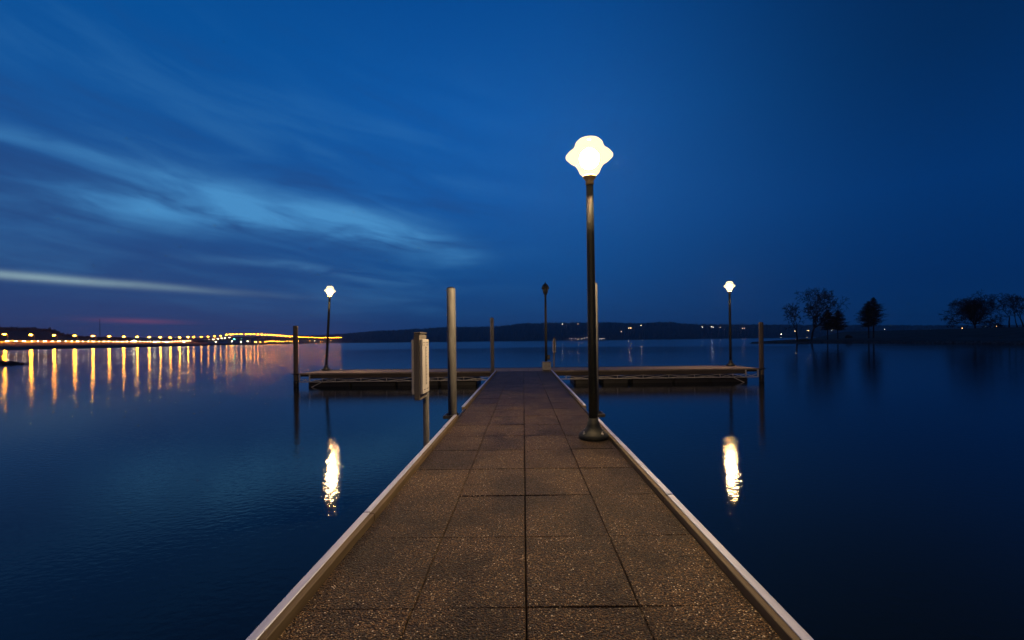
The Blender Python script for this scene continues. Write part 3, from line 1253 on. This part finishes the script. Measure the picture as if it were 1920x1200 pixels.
def bare_tree(label, base, H, trunk_len, lean, spread, seed, levels=6, ratio=.76, r0=None, up=.12, nk=(2, 3), flat=1.0, first=None):
    rg = random.Random(seed)
    t = thing('bare_tree', label, 'tree', base, group='bare winter trees on the point')
    tb, cb = bmesh.new(), bmesh.new()
    r0 = r0 or H * .026

    def limb(p, d, L, r, lev):
        bmx = tb if lev < 2 else cb
        n = 3 if lev < 4 else 2
        pts, rad = [p], [r]
        q, dd = p.copy(), d.copy()
        for k in range(n):
            dd = (dd + perp(dd, rg) * (.16 + .05 * lev) + Vector((0, 0, up * (1 if lev < 5 else -.4)))).normalized()
            q = q + dd * L / n
            pts.append(q.copy())
            rad.append(r * (1 - .40 * (k + 1) / n))
        tube(bmx, pts, rad, 7 if lev < 2 else (4 if lev < 4 else 3), caps=False)
        if lev >= levels:
            return
        m = rg.randint(*nk)
        if lev == 0 and first:
            for (ax, az, ll) in first:
                nd = Vector((math.cos(ax) * math.cos(az), math.sin(ax) * math.cos(az), math.sin(az)))
                limb(pts[-1], nd, H * ll, r * .62, 1)
            return
        a0 = rg.random() * 2 * PI
        s = perp(dd, rg)
        s2 = dd.cross(s)
        for k in range(m):
            a = a0 + k * 2 * PI / m + rg.uniform(-.5, .5)
            sp = spread * rg.uniform(.55, 1.25)
            nd = (dd * math.cos(sp) + (s * math.cos(a) + s2 * math.sin(a)) * math.sin(sp))
            nd.z *= flat
            limb(pts[-1], nd.normalized(), L * ratio * rg.uniform(.8, 1.12), max(rad[-1] * rg.uniform(.62, .82), .058), lev + 1)
        # side shoots
        if lev >= 1:
            for k in range(1, n):
                if rg.random() < .95:
                    nd = (dd * .55 + perp(dd, rg) * .85).normalized()
                    limb(pts[k], nd, L * ratio * .62, max(rad[k] * .5, .058), min(lev + 2, levels))

    limb(Vector((0, 0, -.3)), Vector((lean, 0, 1)).normalized(), trunk_len, r0, 0)
    zmax = max(v.co.z for v in cb.verts)
    s = H / zmax
    for b_ in (tb, cb):
        bmesh.ops.scale(b_, vec=(s, s, s), verts=b_.verts)
        for v in b_.verts:
            pass
    obj('trunk', tb, M['bark'], t)
    obj('crown', cb, M['twig'], t)
    return t


def gpos(px, Y):
    X = (px - PX) / F * Y
    return (X, Y, land_h(X, Y) - .05)


def tree_h(px, ptop, Y):
    return at(px, ptop, Y).z - land_h((px - PX) / F * Y, Y)


YT = 149.0
bare_tree('slim bare tree nearest the tip of the point', gpos(1495, YT), tree_h(1495, 565, YT), 4.0, -.02, .62, 21, 6, .74, up=.10)
bare_tree('tall leaning bare tree with open crown beside the two small evergreens', gpos(1521, YT), tree_h(1545, 536, YT), 5.5, .30, .50, 33, 7, .78, up=.10,
          first=[(.0, .75, .30), (.4, 1.25, .30), (PI, 1.15, .18), (-.6, .35, .30)])
bare_tree('broad spreading bare oak with a low forked trunk on the grassy rise', gpos(1829, 150), tree_h(1829, 541, 150), 2.4, .05, .60, 45, 7, .78, up=.06, r0=.42,
          first=[(PI, .72, .30), (2.9, 1.2, .32), (.2, 1.3, .32), (.0, .75, .30), (PI * .5, .95, .26), (-PI * .5, .95, .26), (PI, .34, .26), (0.1, .34, .26), (.1, 1.0, .31), (3.0, .95, .31)])
bare_tree('tall straight bare tree right of the broad oak', gpos(1892, 152), tree_h(1892, 546, 152), 5.0, .0, .42, 57, 6, .74, up=.18)
bare_tree('thin bare tree behind, next to the straight bare tree', gpos(1908, 160), tree_h(1908, 549, 160), 6.0, .02, .40, 63, 6, .74, up=.2)
bare_tree('thick dark bare tree at the right edge of the view', gpos(1920, 146), tree_h(1920, 552, 146), 4.0, .0, .5, 71, 6, .75, up=.15)
bare_tree('bare tree standing beyond the right edge trees', gpos(1955, 150), tree_h(1955, 545, 150), 5.0, .0, .5, 77, 6, .75, up=.15)


def evergreen(label, base, H, w, clear, seed, n=900):
    rg = random.Random(seed)
    t = thing('evergreen_tree', label, 'tree', base, group='dark evergreens on the point')
    bm = bmesh.new()
    tube(bm, [(0, 0, -.3), (rg.uniform(-.1, .1), 0, H * .5), (0, 0, H * .93)], [H * .018, H * .013, .02], 7)
    obj('trunk', bm, M['bark'], t)
    bm = bmesh.new()
    nb = 46
    for b in range(nb):
        f = b / (nb - 1)
        z = H * clear + (H * (1 - clear)) * f
        prof = math.sin(PI * min(1, (f * .86 + .14))) ** .7 * (1 - f * .35)
        for q in range(7):
            a = rg.random() * 2 * PI
            L = w * prof * rg.uniform(.55, 1.12)
            d = Vector((math.cos(a), math.sin(a), rg.uniform(-.18, .30)))
            tip = Vector((0, 0, z)) + d * L
            tube(bm, [(0, 0, z), tip], [.035, .012], 3, caps=False)
            m = max(3, int(9 * prof))
            for k in range(m):
                c = Vector((0, 0, z)) + d * L * (.25 + .78 * k / m)
                for _ in range(4):
                    e = Vector((rg.gauss(0, 1), rg.gauss(0, 1), rg.gauss(.2, .7))).normalized()
                    s = e.cross(d).normalized() * .05
                    p0 = c + e * .05
                    bm.faces.new([bm.verts.new(p) for p in (p0 - s, p0 + s, c + e * rg.uniform(.28, .6))])
    obj('crown', bm, M['needles'], t)
    return t


evergreen('small dark evergreen just right of the leaning bare tree', gpos(1552, 147), tree_h(1552, 581, 147), 3.5, .34, 3)
evergreen('small dark evergreen with its crown joined to the one on its left', gpos(1571, 148), tree_h(1571, 583, 148), 3.6, .34, 4)
evergreen('large dark evergreen with pointed crown standing alone, left trunk of two', gpos(1629, 143), tree_h(1629, 566, 143), 4.3, .33, 5)
evergreen('large dark evergreen, right trunk of the lone pair, tallest tip', gpos(1638, 144), tree_h(1638, 559, 144), 4.6, .34, 6)


def bush(label, px, Y, w, h, seed):
    rg = random.Random(seed)
    t = thing('bush', label, 'bush', gpos(px, Y), group='low bushes on the point')
    bm = bmesh.new()
    for _ in range(9):
        a = rg.random() * 2 * PI
        tube(bm, [(0, 0, -.1), (math.cos(a) * w * .5, math.sin(a) * w * .5, h * rg.uniform(.5, .95))], [.03, .008], 4, caps=False)
    obj('stems', bm, M['twig'], t)
    bm = bmesh.new()
    for _ in range(170):
        a, q = rg.random() * 2 * PI, math.sqrt(rg.random())
        z = h * (1 - q * q * .8) * rg.uniform(.25, 1)
        clump(bm, Vector((math.cos(a) * q * w, math.sin(a) * q * w, z)), .22, rg, 4)
    obj('foliage', bm, M['needles'], t)


bush('low dark bush at the foot of the first bare tree', 1506, 148, 1.9, 1.4, 1)
bush('low rounded bush right of the small evergreens', 1591, 150, 1.1, 1.3, 2)

# ------------------------------------------------------------------ sky
W = bpy.data.worlds.new("World")
S.world = W
W.use_nodes = True
nt = W.node_tree
bg = nt.nodes['Background']
dx, dy, dz = split(nt, coords(nt, 'Generated'))
el = dz._m('ARCSINE')
az = dx._m('ARCTAN2', dy)
elp = el.max(0.0)
left = ramp(nt, elp, [(0, (.028, .056, .180)), (.06, (.022, .062, .200)), (.12, (.018, .070, .225)), (.25, (.014, .086, .290)), (.40, (.006, .092, .335)), (.52, (.002, .082, .320)), (1, (.001, .03, .15))])
mid = ramp(nt, elp, [(0, (.013, .046, .170)), (.06, (.009, .060, .210)), (.15, (.006, .076, .275)), (.30, (.007, .100, .370)), (.45, (.004, .100, .390)), (.66, (.001, .068, .290)), (1, (.0005, .03, .15))])
right = ramp(nt, elp, [(0, (.0012, .029, .122)), (.10, (.0006, .026, .124)), (.25, (.0005, .033, .155)), (.45, (.0003, .024, .105)), (1, (.0002, .010, .05))])
col = mixc(nt, az.ss(-.75, -.10), left, mid)
col = mixc(nt, az.ss(-.02, .80), col, right)
# behind the viewer the night is already darker
back = dy.ss(.25, -.5)
col = mixc(nt, back, col, (.001, .014, .065))
# streaky high cloud, drawn out along one wind direction and projected on its layer
e0 = el * ((az + .85).max(0.0) * .40 + 1.0)
wig = noise(nt, combine(nt, az * 1.8, e0 * 5.0, 1.7), 1.0, 3)
acr = e0 + (wig - .5) * .075
n1 = noise(nt, combine(nt, az * 2.4 + acr * 3.0, acr * 10.0, 3.1), 1.0, 5, .52, .5)
n2 = noise(nt, combine(nt, az * 6.0 + acr * 6.0, acr * 26.0, 7.7), 1.0, 6, .58, .6)
n = n1 * .68 + n2 * .32
streak = n.ss(.46, .68)
darks = n.ss(.50, .34)
mask = az.ss(.15, -.30) * el.ss(.62, .26) * el.ss(.02, .09)
elt = acr
bend = (az + .40) * (az + .40) * .35
lobe = (elt + bend).gauss(.283, .042) * az.ss(-.02, -.26) * az.ss(-1.0, -.60, .15, 1.0)
strand = (acr + bend * .3).gauss(.315, .014) * az.ss(-.45, -.75)
lobe2 = az.gauss(-.95, .40) * (el + az * .03 + (wig - .5) * .02).gauss(.0775, .0062) * az.ss(-.40, -.78, .16, 1.0)
lobe3 = az.gauss(-.42, .20) * (el + (az + .48).max(0.0) * .12 + (wig - .5) * .02).gauss(.152, .0085)
hi = (streak * mask * .22 + lobe * (n2.ss(.30, .70) * .45 + n1.ss(.34, .62) * .65 + .20) + strand * n2.ss(.3, .65) * .4).min(1.0)
col = mixc(nt, hi * .90, col, (.075, .310, .640))
col = mixc(nt, (lobe2 * (n2 * .8 + .55)).min(1.0) * .80, col, (.330, .500, .560))
col = mixc(nt, (lobe3 * n2.ss(.30, .65)).min(1.0) * .45, col, (.09, .28, .55))
col = mixc(nt, darks * mask * .50, col, (.016, .056, .195))
pink = az.gauss(-.700, .055) * (el + az * .02).gauss(.0255, .0040) * (n2 * 1.2 + .2)
col = mixc(nt, pink.min(1.0) * .7, col, (.30, .085, .17))
dusk = el.gauss(0.0, .06) * az.ss(-.10, -.75)
col = mixc(nt, dusk * .22, col, (.085, .072, .200))
nt.links.new(col, bg.inputs['Color'])
bg.inputs['Strength'].default_value = .98

# ------------------------------------------------------------------ damp lake air
if HAZE > 0:
    bm = bmesh.new()
    box(bm, -5800, 5800, -350, 3600, WATER - 1.0 - .6, 140)
    hm = bpy.data.materials.new('lake_air')
    hm.use_nodes = True
    hn = hm.node_tree
    hn.nodes.remove(hn.nodes['Principled BSDF'])
    pv = hn.nodes.new('ShaderNodeVolumePrincipled')
    pv.inputs['Color'].default_value = (.80, .86, .95, 1)
    pv.inputs['Density'].default_value = HAZE
    pv.inputs['Anisotropy'].default_value = .35
    hn.links.new(pv.outputs[0], hn.nodes['Material Output'].inputs['Volume'])
    struct(obj('haze', bm, hm), 'stuff')

# ------------------------------------------------------------------ camera and render
cd = bpy.data.cameras.new('camera')
cam = bpy.data.objects.new('camera', cd)
C.objects.link(cam)
cam.location = (0, 0, CAMZ)
cam.rotation_euler = (PI / 2, ROLL, 0)
cd.sensor_width = 36
cd.lens = F / 1920 * 36
cd.shift_x = -(PX - 960) / 1920
cd.shift_y = (PY - 600) / 1920
cd.clip_start, cd.clip_end = .05, 12000
S.camera = cam
S.view_settings.view_transform = 'Standard'
S.view_settings.look = 'None'
S.view_settings.exposure = 0
S.view_settings.gamma = 1
S.cycles.use_denoising = True
S.cycles.max_bounces = 6
S.cycles.sample_clamp_indirect = 6
S.cycles.light_sampling_threshold = 0.0
S.cycles.use_adaptive_sampling = False
S.cycles.transparent_max_bounces = 16
